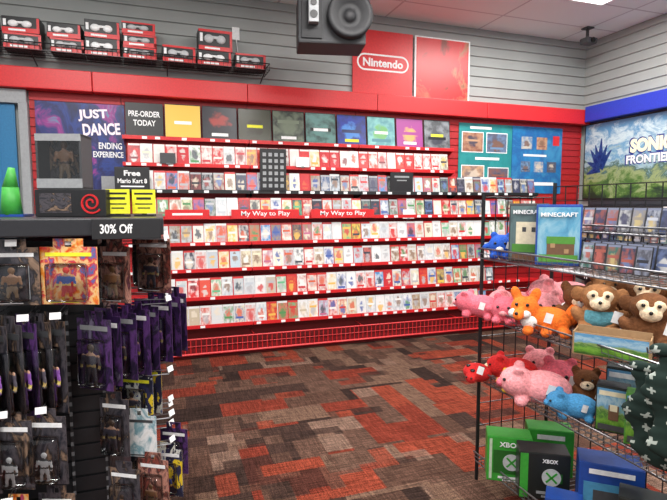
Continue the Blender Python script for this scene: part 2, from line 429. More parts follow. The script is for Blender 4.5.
def shelf(name, L, depth, m, loc, rz, label, tags=.65, seed=0):
    global TAGM
    r = root(name, label, 'shelf', loc, rz, 'wall shelves')
    boxpart('board', r, [((L / 2, -depth / 2, -.004), (L, depth, .008))], m, .001)
    boxpart('lip', r, [((L / 2, -depth - .004, -.009), (L, .008, .036))], m, .002)
    for x in (.012, L - .012):
        bm = bmesh.new()
        vs = [bm.verts.new(p) for p in ((x, 0, -.008), (x, -depth, -.008), (x, -depth, -.03), (x, 0, -.085))]
        fa = bm.faces.new(vs); e = bmesh.ops.extrude_face_region(bm, geom=[fa])
        bmesh.ops.translate(bm, verts=[v for v in e['geom'] if isinstance(v, bmesh.types.BMVert)], vec=(.004 if x < .1 else -.004, 0, 0))
        obj('bracket', to_mesh(bm, 'bracket', [m]), r)
    if TAGM is None:
        bm = bmesh.new(); bbox_(bm, (0, 0, 0), (.045, .002, .024)); TAGM = to_mesh(bm, 'price_label', [WHITE])
    rr = random.Random(seed); x = .05
    while x < L - .05:
        if rr.random() < tags: obj('price_label', TAGM, r, (x, -depth - .0095, -.010))
        x += .10 + rr.random() * .06
    return r
YB = BW - .030
rows = [ # z, depth, sections, mat, cases(x0,x1), weights
    (2.14, .10, (0, 1, 2), REDM, None, ''),
    (1.89, .13, (0, 1, 2), REDM, (-.28, 3.18), 'RRRRPR'),
    (1.64, .14, (0, 1, 2, 3), BLK, (-.28, 4.35), 'DADAP'),
    (1.385, .15, (0, 1, 2, 3), REDM, (-.15, 4.35), 'DAPAA'),
    (1.13, .165, (0, 1, 2, 3), REDM, (-.05, 4.30), 'AAPPA'),
    (.87, .175, (0, 1, 2, 3), REDM, (-.03, 4.05), 'PAPAP'),
    (.595, .19, (0, 1, 2, 3), REDM, (0, 3.75), 'PAPAR'),
    (.32, .205, (0, 1, 2, 3), REDM, (0, 3.65), 'PPAP'),
]
k = 0
for (z, dp, secs, m, rng, wts) in rows:
    for s in secs:
        shelf('wall_shelf', SX[s + 1] - SX[s] - .006, dp, m, (SX[s] + .003, YB, z), 0,
              ('black' if m is BLK else 'red') + ' metal wall shelf with price labels', .65, k); k += 1
    if rng:
        x = rng[0] + .06
        while x < rng[1]:
            key = random.choice(wts)
            me, lab = CM[key]
            o = obj('game_case', me, None, (x, YB - dp + .022 + random.uniform(0, .004), z + .001), (R(-9), 0, R(random.uniform(-1.5, 1.5))))
            top(o, lab, 'game case', 'game cases on wall shelves')
            x += .1095 + random.uniform(0, .002)

# bottom wire fence tray
r = root('wire_base_tray', 'red wire fronted tray along base of game wall', 'shelf', (0, 0, 0))
boxpart('deck', r, [((2.04, 5.10, .055), (4.7, .23, .012))], REDSH)
boxpart('kick_plate', r, [((2.04, 5.12, .024), (4.7, .19, .048))], REDSH)
boxpart('back_plate', r, [((2.04, 5.205, .17), (4.7, .006, .22))], REDSH)
for (z, y, q) in ((.20, 4.97, .008), (.05, 4.975, .012), (.13, 4.97, .003)):
    bm = bmesh.new(); tube(bm, (-.31, y, z), (4.39, y, z), q); obj('rail', to_mesh(bm, 'rail', [RED]), r)
bm = bmesh.new()
x = -.31
while x < 4.4:
    tube(bm, (x, 4.97, .20), (x, 4.975, .05), .0045, 5); x += .05
for s in SX:
    tube(bm, (min(max(s, -.31), 4.39), 4.97, .20), (min(max(s, -.31), 4.39), 5.20, .20), .005)
    tube(bm, (min(max(s, -.31), 4.39), 4.975, .05), (min(max(s, -.31), 4.39), 5.20, .05), .005)
o = obj('fence_wires', to_mesh(bm, 'fence_wires', [RED]), r); o['kind'] = 'stuff'

# right wall shelves
for z in (.60, .82, 1.04, 1.26, 1.48):
    for i in range(2):
        y0 = 5.08 - i * 1.3
        shelf('wall_shelf', 1.28, .15, BLK, (RW - .03, y0, z), -90, 'black metal shelf on side wall', .3, k); k += 1
    if z > 1.4: continue
    y = 5.02
    while y > 3.55:
        o = obj('game_case', CM['B'][0], None, (RW - .03 - .11 + random.uniform(0, .02), y, z + .001), (R(-9), 0, R(-90 + random.uniform(-5, 5))))
        top(o, CM['B'][1], 'game case', 'game cases on side wall shelves'); y -= .106

# posters over the top shelf
pcols = [[(.02, .02, .02)], [(.25, .50, .05), (.65, .05, .30), (.80, .50, .08), (.08, .20, .60), (.65, .08, .03)], [(.010, .008, .012), (.015, .012, .02), (.30, .17, .09), (.02, .02, .03), (.4, .04, .03)],
         [(.10, .05, .02), (.03, .02, .01), (.42, .20, .05), (.05, .05, .03)], [(.20, .24, .17), (.05, .06, .05), (.5, .5, .38), (.10, .11, .09)],
         [(.02, .05, .05), (.10, .24, .22), (.01, .01, .01), (.40, .40, .32)], [(.01, .03, .30), (.06, .25, .65), (.60, .65, .70), (.01, .02, .10)],
         [(.20, .50, .48), (.50, .60, .52), (.04, .20, .25), (.12, .38, .06)], [(.55, .04, .02), (.75, .42, .08), (.05, .05, .12), (.35, .04, .26)], [(.008, .008, .012), (.24, .26, .28), (.02, .02, .04), (.08, .08, .09)]]
for i in range(10):
    x = -.29 + .349 * i + .172
    bl = i == 0
    r = root('announcement_sign' if bl else 'game_poster', 'black sign with white lettering on top shelf' if bl else 'small landscape game poster propped on top shelf',
             'sign' if bl else 'poster', (x, YB - .065, 2.142), 0, None if bl else 'posters on the top shelf', rot=(R(-6), 0, 0))
    m = BLK if bl else cover_mat('poster_print_%d' % i, pcols[i], pcols[i][::-1], None)
    boxpart('panel', r, [((0, 0, .165), (.335, .008, .31))], m, .002)
    if bl:
        text('PRE-ORDER', .28, .055, WHITE, r, (0, -.0055, .215), bold=.02)
        text('TODAY', .20, .055, WHITE, r, (0, -.0055, .13), bold=.02)
    else:
        boxpart('border', r, [((0, -.0035, .006), (.335, .004, .006)), ((0, -.0035, .324), (.335, .004, .006)), ((-.165, -.0035, .165), (.005, .004, .31)), ((.165, -.0035, .165), (.005, .004, .31))], BLK)
        boxpart('white_strip', r, [((0, -.0045, .05 + .1 * (i % 2)), (.16, .001, .03))], WHITE if i % 3 else YEL)

for (x0, x1, t) in ((.04, .45, ''), (.66, 1.35, 'My Way to Play'), (1.48, 2.19, 'My Way to Play')):
    r = root('shelf_sign', 'red shelf edge sign with white lettering' if t else 'plain red shelf edge sign', 'sign', ((x0 + x1) / 2, YB - .15 - .03, 1.362), 0, 'red shelf signs')
    boxpart('panel', r, [((0, 0, .048), (x1 - x0, .006, .092)), ((0, .009, .012), (x1 - x0, .018, .004))], RED, .001)
    if t: text(t, (x1 - x0) * .72, .06, WHITE, r, (0, -.004, .048), bold=.008)
    else: boxpart('white_strip', r, [((0, -.0035, .05), (.28, .001, .02))], WHITE)
r = root('information_board', 'black board with grid of pale labels standing on shelf', 'sign', (1.09, 5.065, 1.645))
boxpart('panel', r, [((0, 0, .21), (.27, .008, .42))], BLK, .002)
boxpart('label', r, [((-.09 + .06 * i, -.0045, .05 + .062 * j), (.035, .001, .035)) for i in range(4) for j in range(6)], GREY)
r = root('information_board', 'small black board standing among game cases', 'sign', (2.54, 5.085, 1.641))
boxpart('panel', r, [((0, 0, .11), (.28, .006, .215))], BLK, .002)
boxpart('label', r, [((0, -.0035, .17), (.18, .001, .02)), ((0, -.0035, .13), (.12, .001, .012))], GREY)
r = root('promotion_sign', 'black promotional sign with white lettering', 'sign', (-.235, 5.0, 1.625))
boxpart('panel', r, [((0, 0, .11), (.30, .008, .22))], BLK, .002)
text('Free', .14, .05, WHITE, r, (0, -.0055, .165), bold=.03)
text('Mario Kart 8', .25, .042, WHITE, r, (0, -.0055, .095), bold=.02)
boxpart('white_strip', r, [((0, -.0045, .045), (.20, .001, .012))], WHITE)
for x, z in ((1.40, 1.96), (.08, 1.96), (2.62, 1.42)):
    r = root('paper_notice', 'small paper notice clipped to shelf', 'sign', (x, YB - .155, z - .08), 0, 'paper notices')
    boxpart('sheet', r, [((0, 0, .06), (.14, .003, .10))], WHITE if x > 1 else DGREY)
    boxpart('clip', r, [((0, .012, .01), (.03, .028, .012))], WIREG)

r = root('promotion_board', 'wide teal and blue poster with small photographs', 'poster', (3.34, BW - .036, 1.645))
boxpart('panel', r, [((.375, 0, .41), (.75, .008, .82))], art_mat('teal_print', [(.015, .18, .19), (.02, .22, .23), (.03, .27, .27), (.015, .15, .18)], 2.5))
boxpart('side_panel', r, [((1.135, 0, .41), (.76, .008, .82))], art_mat('blue_print', [(.015, .15, .38), (.02, .20, .44), (.015, .11, .32), (.05, .28, .50)], 2.5, seed=3))
PH = cover_mat('photo_print', [(.5, .3, .18), (.10, .10, .14), (.55, .5, .42), (.25, .1, .07), (.15, .25, .4)], [(.2, .1, .06), (.6, .5, .4), (.05, .06, .1)], None)
boxpart('white_strip', r, [((.19, -.0045, .60), (.30, .002, .24)), ((.53, -.0045, .60), (.30, .002, .24)), ((.20, -.0045, .20), (.32, .002, .26)), ((.56, -.0045, .20), (.30, .002, .22)),
                           ((.4, -.005, .41), (.34, .002, .03)), ((1.15, -.005, .12), (.5, .002, .04)), ((1.10, -.005, .47), (.35, .002, .025)), ((.30, -.005, .77), (.3, .002, .03))], WHITE)
boxpart('photograph', r, [((.19, -.006, .60), (.28, .002, .22)), ((.53, -.006, .60), (.28, .002, .22)), ((.20, -.006, .20), (.30, .002, .24)), ((.56, -.006, .20), (.28, .002, .20)),
                          ((.97, -.005, .62), (.16, .002, .15)), ((1.20, -.005, .62), (.16, .002, .15)), ((.96, -.005, .33), (.14, .002, .13)), ((1.16, -.005, .33), (.14, .002, .13)), ((1.36, -.005, .33), (.14, .002, .13))], PH)
boxpart('red_band', r, [((1.42, -.005, .66), (.10, .002, .12))], RED)

r = root('game_poster', 'large blue sky and green hills landscape poster on side wall', 'poster', (RW - .034, 4.50, 1.58), -90)
boxpart('panel', r, [((0, 0, .465), (1.32, .010, .93))], skymat())
boxpart('frame', r, [((0, 0, .935), (1.34, .014, .016)), ((0, 0, -.003), (1.34, .014, .016)), ((-.665, 0, .465), (.012, .014, .93)), ((.665, 0, .465), (.012, .014, .93))], BLK)
LB = mat('logo_blue', (.01, .03, .22), .4)
text('SONIC', .57, .19, LB, r, (.27, -.0060, .60), bold=.07, name='lettering_outline')  # dark blue printed outline backing the logo letters
text('SONIC', .53, .16, mat('logo_yellow', (.9, .87, .60), .4), r, (.27, -.0085, .60), bold=.055)
text('FRONTIERS', .66, .125, LB, r, (.27, -.0060, .445), bold=.05, name='lettering_outline')
text('FRONTIERS', .62, .10, WHITE, r, (.27, -.0085, .445), bold=.035)
STR = art_mat('stroke_print', [(.01, .03, .22), (.02, .06, .30), (.05, .12, .40), (.01, .02, .12)], 4)
for i in range(7):
    bm = bmesh.new()
    a = R(35 + i * 26); tube(bm, (-.42, 0, .38), (-.42 + .20 * math.cos(a), 0, .38 + (.36 - .05 * (i % 2)) * math.sin(a)), .06, 8, r2=.006)
    me = to_mesh(bm, 'brush_stroke', [STR])
    for v in me.vertices: v.co.y = -.0056 - abs(v.co.y) * .02
    obj('brush_stroke', me, r)

r = root('brand_sign', 'square red sign with white brand logo', 'sign', (2.0, BW - .035, 2.70))
boxpart('panel', r, [((.36, 0, .345), (.72, .012, .69))], RED, .003)
bm = bmesh.new()
def racetrack(bm, cx, cz, w, h, t, y, n=16):
    pts_o = []; pts_i = []
    for s in (1, -1):
        for i in range(n + 1):
            a = R(-90 + 180 * i / n) if s == 1 else R(90 + 180 * i / n)
            c = Vector((cx + s * (w / 2 - h / 2), 0, cz)); d = Vector((math.cos(a), 0, math.sin(a)))
            pts_o.append(c + d * h / 2); pts_i.append(c + d * (h / 2 - t))
    vo = [bm.verts.new((p.x, y, p.z)) for p in pts_o]; vi = [bm.verts.new((p.x, y, p.z)) for p in pts_i]
    m_ = len(vo)
    for i in range(m_): bm.faces.new((vo[i], vo[(i + 1) % m_], vi[(i + 1) % m_], vi[i]))
    fs = list(bm.faces); e = bmesh.ops.extrude_face_region(bm, geom=fs)
    bmesh.ops.translate(bm, verts=[v for v in e['geom'] if isinstance(v, bmesh.types.BMVert)], vec=(0, -.002, 0))
racetrack(bm, .36, .35, .62, .18, .018, -.0065)
obj('logo_outline', to_mesh(bm, 'logo_outline', [WHITE]), r)
text('Nintendo', .48, .09, WHITE, r, (.36, -.0075, .35), bold=.03)
r = root('artwork_sign', 'square red sign with pale border and warm abstract print', 'sign', (2.74, BW - .035, 2.68))
boxpart('panel', r, [((.365, 0, .355), (.72, .012, .71))], WHITE, .003)
boxpart('print_field', r, [((.365, -.0065, .36), (.68, .002, .67))], art_mat('red_print', [(.20, .03, .015), (.62, .02, .025), (.58, .02, .02), (.62, .02, .025), (.42, .16, .08), (.14, .04, .02)], 1.6, seed=5))

# ceiling speaker group
r = root('ceiling_speaker', 'dark grey ceiling hung speaker cabinet with round black grille', 'speaker', (1.45, 4.2, 2.82), 0, rot=(0, 0, R(-12)))
CABM = mat('cabinet_grey', (.030, .031, .034), .65)
boxpart('cabinet', r, [((-.04, 0, .20), (.56, .34, .40))], CABM, .015)
boxpart('bracket', r, [((-.04, 0, .55), (.05, .05, .34)), ((-.04, 0, .405), (.25, .12, .012))], DGREY, .002)
BGR = mat('black_grille', (.008, .008, .010), .6, bump=.4, bscale=200)
bm = bmesh.new()
prof = [(.185, -.17), (.188, -.225), (.175, -.240), (.150, -.238), (.10, -.205), (.055, -.190), (.052, -.200), (.0, -.212)]
rings = []
for (q, y) in prof:
    rings.append([bm.verts.new((.10 + q * math.cos(t * math.pi / 18), y, .22 + q * math.sin(t * math.pi / 18))) for t in range(36)] if q > 0 else [bm.verts.new((.10, y, .22))])
for i in range(len(rings) - 1):
    for t in range(36):
        if len(rings[i + 1]) == 1: bm.faces.new((rings[i][t], rings[i][(t + 1) % 36], rings[i + 1][0]))
        else: bm.faces.new((rings[i][t], rings[i][(t + 1) % 36], rings[i + 1][(t + 1) % 36], rings[i + 1][t]))
obj('speaker_cone', to_mesh(bm, 'speaker_cone', [BGR], True), r)
boxpart('front_grille', r, [((-.21, -.175, .20), (.17, .012, .33))], BGR, .004)
boxpart('small_speaker', r, [((-.20, -.215, .24), (.08, .07, .20))], GREY, .006)
for z, q in ((.29, .025), (.20, .031)):
    bm = bmesh.new(); tube(bm, (-.20, -.25, z), (-.20, -.256, z), q, 20); obj('driver', to_mesh(bm, 'driver', [BLK]), r)

r = root('security_camera', 'small dark camera hanging by the ceiling corner', 'camera', (4.78, 4.80, CE - .20))
boxpart('mount', r, [((0, 0, .193), (.10, .10, .014)), ((0, 0, .13), (.025, .025, .13))], DGREY, .002)
boxpart('housing', r, [((0, -.02, .04), (.15, .12, .07))], DGREY, .015)
bm = bmesh.new(); tube(bm, (0, -.08, .04), (0, -.095, .04), .03, 16); obj('lens', to_mesh(bm, 'lens', [EYE]), r)

r = root('wall_outlet', 'white electrical outlet with cable on grey siding', 'outlet', (.76, BW - .024, 3.20))
boxpart('cover_plate', r, [((0, 0, 0), (.075, .008, .12))], WHITE, .003)
bm = bmesh.new(); tube(bm, (0, -.012, -.05), (.03, -.014, -.30), .005)
obj('cable', to_mesh(bm, 'cable', [WHITE]), r)

# ---------------------------------------------------------------- upper wire shelf with accessory boxes
r = root('wire_wall_shelf', 'black wire shelf high on the grey siding', 'shelf', (0, 0, 0))
bm = bmesh.new()
for y in (4.94, 5.02, 5.10, 5.18): tube(bm, (-2.2, y, 2.80), (1.04, y, 2.80), .004, 5)
tube(bm, (-2.2, 4.94, 2.86), (1.04, 4.94, 2.86), .005); tube(bm, (1.04, 4.94, 2.86), (1.04, 5.22, 2.86), .004); tube(bm, (1.04, 4.94, 2.80), (1.04, 5.22, 2.80), .004)
x = -2.2
while x < 1.05:
    tube(bm, (x, 4.94, 2.80), (x, 5.22, 2.80), .0022, 4); tube(bm, (x, 4.94, 2.80), (x, 4.94, 2.86), .0022, 4); x += .04
obj('wire_rack', to_mesh(bm, 'wire_rack', [WIRE]), r)
for x in (-2.1, -1.0, 0.1, 1.0):
    bm = bmesh.new(); tube(bm, (x, 4.95, 2.797), (x, 5.225, 2.735), .006); obj('bracket', to_mesh(bm, 'bracket', [WIRE]), r)

def accessory_box(x, z, w, h, rz=0, var=0):
    r = root('accessory_box', 'black and red retail box with window and grey accessory', 'box', (x, 5.06, z), rz, 'accessory boxes on the wire shelf')
    d = .20
    boxpart('carton', r, [((0, .01, h / 2), (w, d - .02, h))], BLK, .003)
    boxpart('red_band', r, [((0, -.082, .020), (w, .004, .038)), ((w * .46, -.082, h * .5), (w * .07, .004, h * .9))] + ([((0, -.082, h * .93), (w, .004, h * .12))] if var else []), RED)
    bm = bmesh.new()
    sph(bm, (-w * .20, -.082, h * .55), (w * .14, .02, h * .21)); sph(bm, (w * .16, -.082, h * .55), (w * .14, .02, h * .21)); bbox_(bm, (0, -.084, h * .62), (w * .4, .016, h * .14), 0, .004)
    obj('accessory', to_mesh(bm, 'accessory', [LGREY if var else WHITE], True), r)
    boxpart('white_strip', r, [((-w * .1, -.0845, .020), (w * .45, .002, .016)), ((-w * .42, -.0825, h * .6), (w * .08, .002, h * .4))], WHITE)
for (x, n, w, h) in ((-1.38, 2, .27, .14), (-1.05, 2, .28, .13), (-.73, 2, .26, .12), (-.44, 2, .28, .15), (-.13, 3, .28, .105), (.20, 1, .29, .15), (.53, 2, .31, .135), (.87, 1, .29, .14)):
    z = 2.806
    for i in range(n):
        hh = h if not (x == .53 and i == 1) else .19
        accessory_box(x + random.uniform(-.012, .012), z, w, hh, rz=random.uniform(-3, 3), var=random.random() < .5); z += hh + .002

# ---------------------------------------------------------------- far left: dance poster and doorway
r = root('game_poster', 'dark blue dance game poster with white lettering', 'poster', (-.665, BW - .04, 1.45))
boxpart('panel', r, [((0, 0, .49), (.74, .008, .98))], art_mat('dance_print', [(.006, .010, .06), (.008, .02, .12), (.015, .04, .22), (.012, .012, .08), (.02, .03, .16), (.28, .03, .22), (.02, .30, .42)], 3.2, seed=9, dist=.8))
LAV = mat('lettering_pink', (.92, .78, .86), .4)
text('JUST', .25, .105, LAV, r, (.10, -.0055, .875), bold=.035, tilt=-4)
text('DANCE', .32, .11, LAV, r, (.17, -.0055, .75), bold=.035, tilt=-4)
text('ENDING', .20, .06, WHITE, r, (.24, -.0055, .60), bold=.02)
text('EXPERIENCE', .26, .055, WHITE, r, (.22, -.0055, .52), bold=.02)
boxpart('white_strip', r, [((.25, -.0045, .24), (.20, .001, .16))], GREY)
for i, (c, s) in enumerate((((-1.12, 5.2, 1.2), (.07, .08, 2.4)), ((-2.5, 5.2, 1.2), (.10, .08, 2.4)), ((-1.82, 5.2, 2.45), (1.46, .08, .12)))):
    bm = bmesh.new(); bbox_(bm, c, s, 0, .004)
    o = obj('trim_%d' % (10 + i), to_mesh(bm, 'door_trim', [GREY])); o['kind'] = 'structure'
bm = bmesh.new(); bbox_(bm, (-1.82, 5.215, 1.195), (1.26, .03, 2.38), 0)
bbox_(bm, (-1.82, 5.197, 1.3), (1.0, .006, 1.9), 1)
o = obj('door_1', to_mesh(bm, 'door_1', [CYAN, art_mat('door_glass_print', [(.01, .07, .25), (.02, .2, .38), (.02, .12, .35), (.05, .3, .45)], 2)])); o['kind'] = 'structure'

# ---------------------------------------------------------------- figure packs
FIG = {}
def fig_mesh(m):
    if m.name in FIG: return FIG[m.name]
    o = blob('action_figure', [((0, 0, .90), (.085, .08, .10)), ((0, 0, .78), (.04, .04, .06)), ((0, 0, .64), (.15, .08, .15)), ((0, 0, .48), (.11, .07, .10)),
         ((-.17, -.02, .66), (.05, .05, .10)), ((-.20, -.04, .52), (.04, .04, .10)), ((-.20, -.08, .42), (.04, .06, .04)), ((.17, -.02, .66), (.05, .05, .10)), ((.20, -.04, .52), (.04, .04, .10)), ((.20, -.08, .42), (.04, .06, .04)),
         ((-.07, 0, .33), (.06, .06, .14)), ((-.09, 0, .14), (.045, .05, .15)), ((-.09, -.04, .03), (.05, .09, .03)), ((.07, 0, .33), (.06, .06, .14)), ((.09, 0, .14), (.045, .05, .15)), ((.09, -.04, .03), (.05, .09, .03))],
        [m], voxel=.022, smooth_it=2)
    me = o.data; bpy.data.objects.remove(o); FIG[m.name] = me
    return me
PM = {}
def pack(x, y, z, w, h, card, fig, label, rz, group, band=None, name='blister_pack', fs=1.0):
    r = root(name, label, 'toy package', (x, y, z), rz, group)
    kk = (name, round(w, 3), round(h, 3), card.name)
    if kk not in PM:
        bm = bmesh.new()
        bbox_(bm, (0, 0, 0), (w, .003, h), 0, .0012)
        bbox_(bm, (-w * .16, 0, h / 2 + .014), (w * .2, .003, .032), 0); bbox_(bm, (w * .16, 0, h / 2 + .014), (w * .2, .003, .032), 0); bbox_(bm, (0, 0, h / 2 + .025), (w * .2, .003, .010), 0)
        a = to_mesh(bm, 'card', [card])
        bm = bmesh.new(); bw, bh = w * .66, h * .66
        bbox_(bm, (0, -.022, -h * .10), (bw, .042, bh), 0, .012)
        b = to_mesh(bm, 'bubble', [PLAST], True)
        PM[kk] = (a, b)
    a, b = PM[kk]
    obj('card', a, r)
    boxpart('title_band', r, [((0, -.0022, h * .37), (w * .80, .0014, h * .065)), ((-w * .1, -.0022, -h * .455), (w * .5, .0014, h * .03))], band or WHITE)
    if fig:
        o = obj('action_figure', fig_mesh(fig), r, (0, -.022, -h * .41)); o.scale = (h * .74 * fs, h * .24, h * .58 * fs)
        obj('bubble', b, r)
    return r

r = root('display_gondola', 'black slotted shop gondola with peg hooks and top', 'display stand', (0, 0, 0))
bm = bmesh.new()
zz = .12
while zz < 1.34:
    bbox_(bm, (-.61, 2.56, zz + .032), (.76, .70, .058)); zz += .068
bbox_(bm, (-.61, 2.56, .72), (.735, .675, 1.28))
obj('core', to_mesh(bm, 'core', [BLK]), r)
def slotmat():
    m, nt, b = new_mat('slotted_metal'); tc = N(nt, 'ShaderNodeTexCoord'); sx = N(nt, 'ShaderNodeSeparateXYZ'); nt.links.new(tc.outputs['Object'], sx.inputs[0])
    mu = N(nt, 'ShaderNodeMath', operation='MULTIPLY'); mu.inputs[1].default_value = 24; fr = N(nt, 'ShaderNodeMath', operation='FRACT'); nt.links.new(sx.outputs[2], mu.inputs[0]); nt.links.new(mu.outputs[0], fr.inputs[0])
    rp = ramp(nt, [(.015, .015, .017), (.16, .16, .17)], pos=[0, .6]); nt.links.new(fr.outputs[0], rp.inputs[0]); nt.links.new(rp.outputs[0], b.inputs['Base Color'])
    return m
SLM = slotmat()
for x in (-.365, -.24):
    boxpart('slot_strip', r, [((x, 2.2065, .72), (.010, .005, 1.18))], SLM)
boxpart('base', r, [((-.61, 2.5, .055), (.98, .92, .11))], BLK, .006)
boxpart('top_board', r, [((-.48, 2.47, 1.420), (.98, .94, .064))], BLK2, .005)
def hook(x, y, z, dx, dy, L, tag=True):
    bm = bmesh.new(); e = Vector((x + dx * L, y + dy * L, z))
    tube(bm, (x, y, z), e, .003, 6); tube(bm, e, e + Vector((dx * .006, dy * .006, .018)), .003, 6)
    tube(bm, (x, y, z + .025), e + Vector((0, 0, .018)), .002, 5)
    obj('peg_hook', to_mesh(bm, 'peg_hook', [WIREG]), r)
    if tag:
        a = math.atan2(dx, -dy)
        boxm = BC.get('ptag')
        if boxm is None:
            bm = bmesh.new(); bbox_(bm, (0, 0, 0), (.036, .003, .024)); boxm = BC['ptag'] = to_mesh(bm, 'price_tag', [WHITE])
        obj('price_tag', boxm, r, e + Vector((dx * .006, dy * .006, .022)), (R(-15), 0, a * .6))
for (x, z) in ((-.50, 1.345), (-.32, 1.345), (-.56, 1.09), (-.46, 1.09), (-.36, 1.09), (-.54, .755), (-.42, .755), (-.54, .44)):
    hook(x, 2.21, z, 0, -1, .24 if z < 1.2 else .17)
for (y, z) in ((2.30, 1.335), (2.50, 1.335), (2.72, 1.335), (2.28, 1.075), (2.42, 1.075), (2.60, 1.075), (2.78, 1.075), (2.28, .76), (2.46, .76), (2.7, .76), (2.28, .56), (2.46, .56), (2.28, .44), (2.46, .44), (2.7, .44)):
    hook(-.235, y, z, 1, 0, .25)

g = 'figure packages on gondola hooks'
pack(-.50, 2.06, 1.245, .17, .21, CARD_BLK, FIGB, 'black blister card with brown robed figure', -12, g)
pack(-.318, 2.02, 1.245, .21, .21, CARD_COL, FIGR, 'bright red and gold figure package', -20, g, YEL)
pack(-.175, 2.15, 1.225, .13, .225, CARD_WARM, FIGB, 'brown blister card with figure', -30, g)
pack(-.20, 2.24, 1.225, .13, .225, CARD_BLK, FIGD, 'black blister card with figure', -30, g)
pack(-.035, 2.34, 1.235, .17, .24, CARD_WARM, FIGD, 'brown blister card with pinkish print', -34, g)
pack(-.065, 2.50, 1.235, .17, .24, CARD_BLK, FIGD, 'black blister card with figure', -40, g)
for i, x in enumerate((-.62, -.575, -.53, -.485, -.44, -.395)):
    pack(x, 2.05 + .006 * i, .90, .13, .35, CARD_PUR if i == 3 else CARD_BLK, (FIGD, FIGP)[i % 2], 'tall dark figure package hanging in a row', -38, g, DGREY)
for i, (x, y) in enumerate(((-.255, 2.10), (-.225, 2.15), (-.17, 2.20), (-.12, 2.25), (-.085, 2.31), (-.03, 2.36), (.01, 2.43), (.04, 2.52))):
    pack(x, y, .925 if i < 5 else .94, .160, .28, CARD_PUR, FIGP if i % 2 else FIGD, 'purple and black figure package', -36, g, (GREY, WHITE)[i % 2])
for i, x in enumerate((-.61, -.53, -.42)):
    pack(x, 2.03, .60, .15 if i else .10, .26, CARD_BLK, FIGW, 'black window package with white armoured figure', -20, g, WHITE, 'figure_box', .72)
for i, (x, y) in enumerate(((-.63, 2.08), (-.52, 2.03), (-.40, 2.05))):
    pack(x, y, .30, .14, .24, CARD_COL if i % 2 else CARD_BLK, FIGW, 'dark figure package near gondola base', -20, g, fs=.75)
pack(-.13, 2.30, .66, .18, .21, CARD_YEL, FIGD, 'yellow and black printed package', -30, g, YEL)
pack(-.09, 2.40, .66, .18, .21, CARD_YEL, FIGD, 'yellow and black printed package', -36, g, YEL)
pack(-.20, 2.16, .60, .13, .24, CARD_BLK, FIGD, 'black blister card beside the yellow packages', -30, g)
pack(-.11, 2.20, .53, .15, .18, CARD_WHT, None, 'white and teal printed package', -25, g, DGREY)
for i, (x, y) in enumerate(((-.06, 2.16), (0, 2.30), (.03, 2.44), (-.1, 2.36), (-.17, 2.12))):
    pack(x, y, .33 - .03 * (i % 2), .14, .22, (CARD_WARM, CARD_YEL, CARD_PUR, CARD_BLK, CARD_BLK)[i], (FIGB, FIGR, FIGP, FIGW, FIGD)[i], 'small figure package on lower hook', -30, g, fs=.8)

s_ = root('discount_sign', 'black sign with white discount lettering on gondola edge', 'sign', (-.118, 1.99, 1.375))
boxpart('panel', s_, [((0, 0, .038), (.235, .006, .074))], BLK, .002)
text('30% Off', .110, .034, WHITE, s_, (-.035, -.004, .039), bold=.02)
boxpart('bracket', s_, [((0, .004, .045), (.05, .004, .03))], WIREG)
T = 1.4525
b_ = root('swirl_logo_box', 'black product box with red swirl emblem', 'box', (-.315, 2.36, T), -20)
boxpart('carton', b_, [((0, 0, .055), (.29, .17, .110))], BLK, .003)
bm = bmesh.new()
pts = []
for i in range(46):
    a = i / 45 * 2 * math.pi * 1.9; rr = .008 + .036 * i / 45
    pts.append(Vector((.085 + rr * math.cos(a), -.0865, .056 + rr * math.sin(a))))
for i in range(45): tube(bm, pts[i], pts[i + 1], .0045, 5)
obj('emblem', to_mesh(bm, 'emblem', [RED]), b_)
boxpart('print_panel', b_, [((-.06, -.0855, .055), (.13, .002, .08))], CARD_BLK)
b_ = root('figure_box', 'large grey window box with collectible figure', 'toy package', (-.370, 2.36, T + .111), -16)
b_.scale = (.90, .90, .94)
boxpart('carton', b_, [((0, .055, .12), (.20, .01, .235)), ((0, 0, .006), (.20, .11, .012)), ((0, 0, .230), (.20, .11, .012)), ((-.095, 0, .12), (.01, .11, .235)), ((.095, 0, .12), (.01, .11, .235))], DGREY, .001)
boxpart('back_print', b_, [((0, .048, .12), (.178, .003, .214))], CARD_BLK)
boxpart('title_band', b_, [((0, -.056, .026), (.20, .003, .04)), ((0, -.056, .222), (.20, .003, .03))], GREY)
o = obj('action_figure', fig_mesh(FIGB), b_, (0, 0, .03)); o.scale = (.2, .16, .185)
boxpart('window', b_, [((0, -.054, .13), (.18, .001, .17))], PLAST)
for i, x in enumerate((-.165, -.065)):
    b_ = root('price_card', 'bright yellow card with black print on stand', 'sign', (x, 2.26 + .02 * i, T), -14, 'yellow cards on the gondola')
    boxpart('card', b_, [((0, 0, .062), (.095, .003, .100))], YEL)
    boxpart('print_line', b_, [((0, -.002, .095), (.075, .001, .008)), ((0, -.002, .075), (.06, .001, .010)), ((0, -.002, .052), (.07, .001, .005)), ((0, -.002, .035), (.05, .001, .005))], BLK)
    boxpart('stand', b_, [((0, .015, .004), (.08, .04, .008)), ((0, .003, .01), (.02, .004, .02))], BLK)
b_ = root('cardboard_display', 'green and blue cut out cardboard display', 'display', (-.58, 2.40, T), -10)
bm = bmesh.new()
tube(bm, (0, 0, .008), (0, 0, .12), .042, 12, r2=.030); tube(bm, (0, 0, .118), (.008, 0, .20), .030, 12, r2=.012)
obj('cutout', to_mesh(bm, 'cutout', [LIME], True), b_)
boxpart('base', b_, [((0, .01, .005), (.12, .10, .01))], BLUEC)

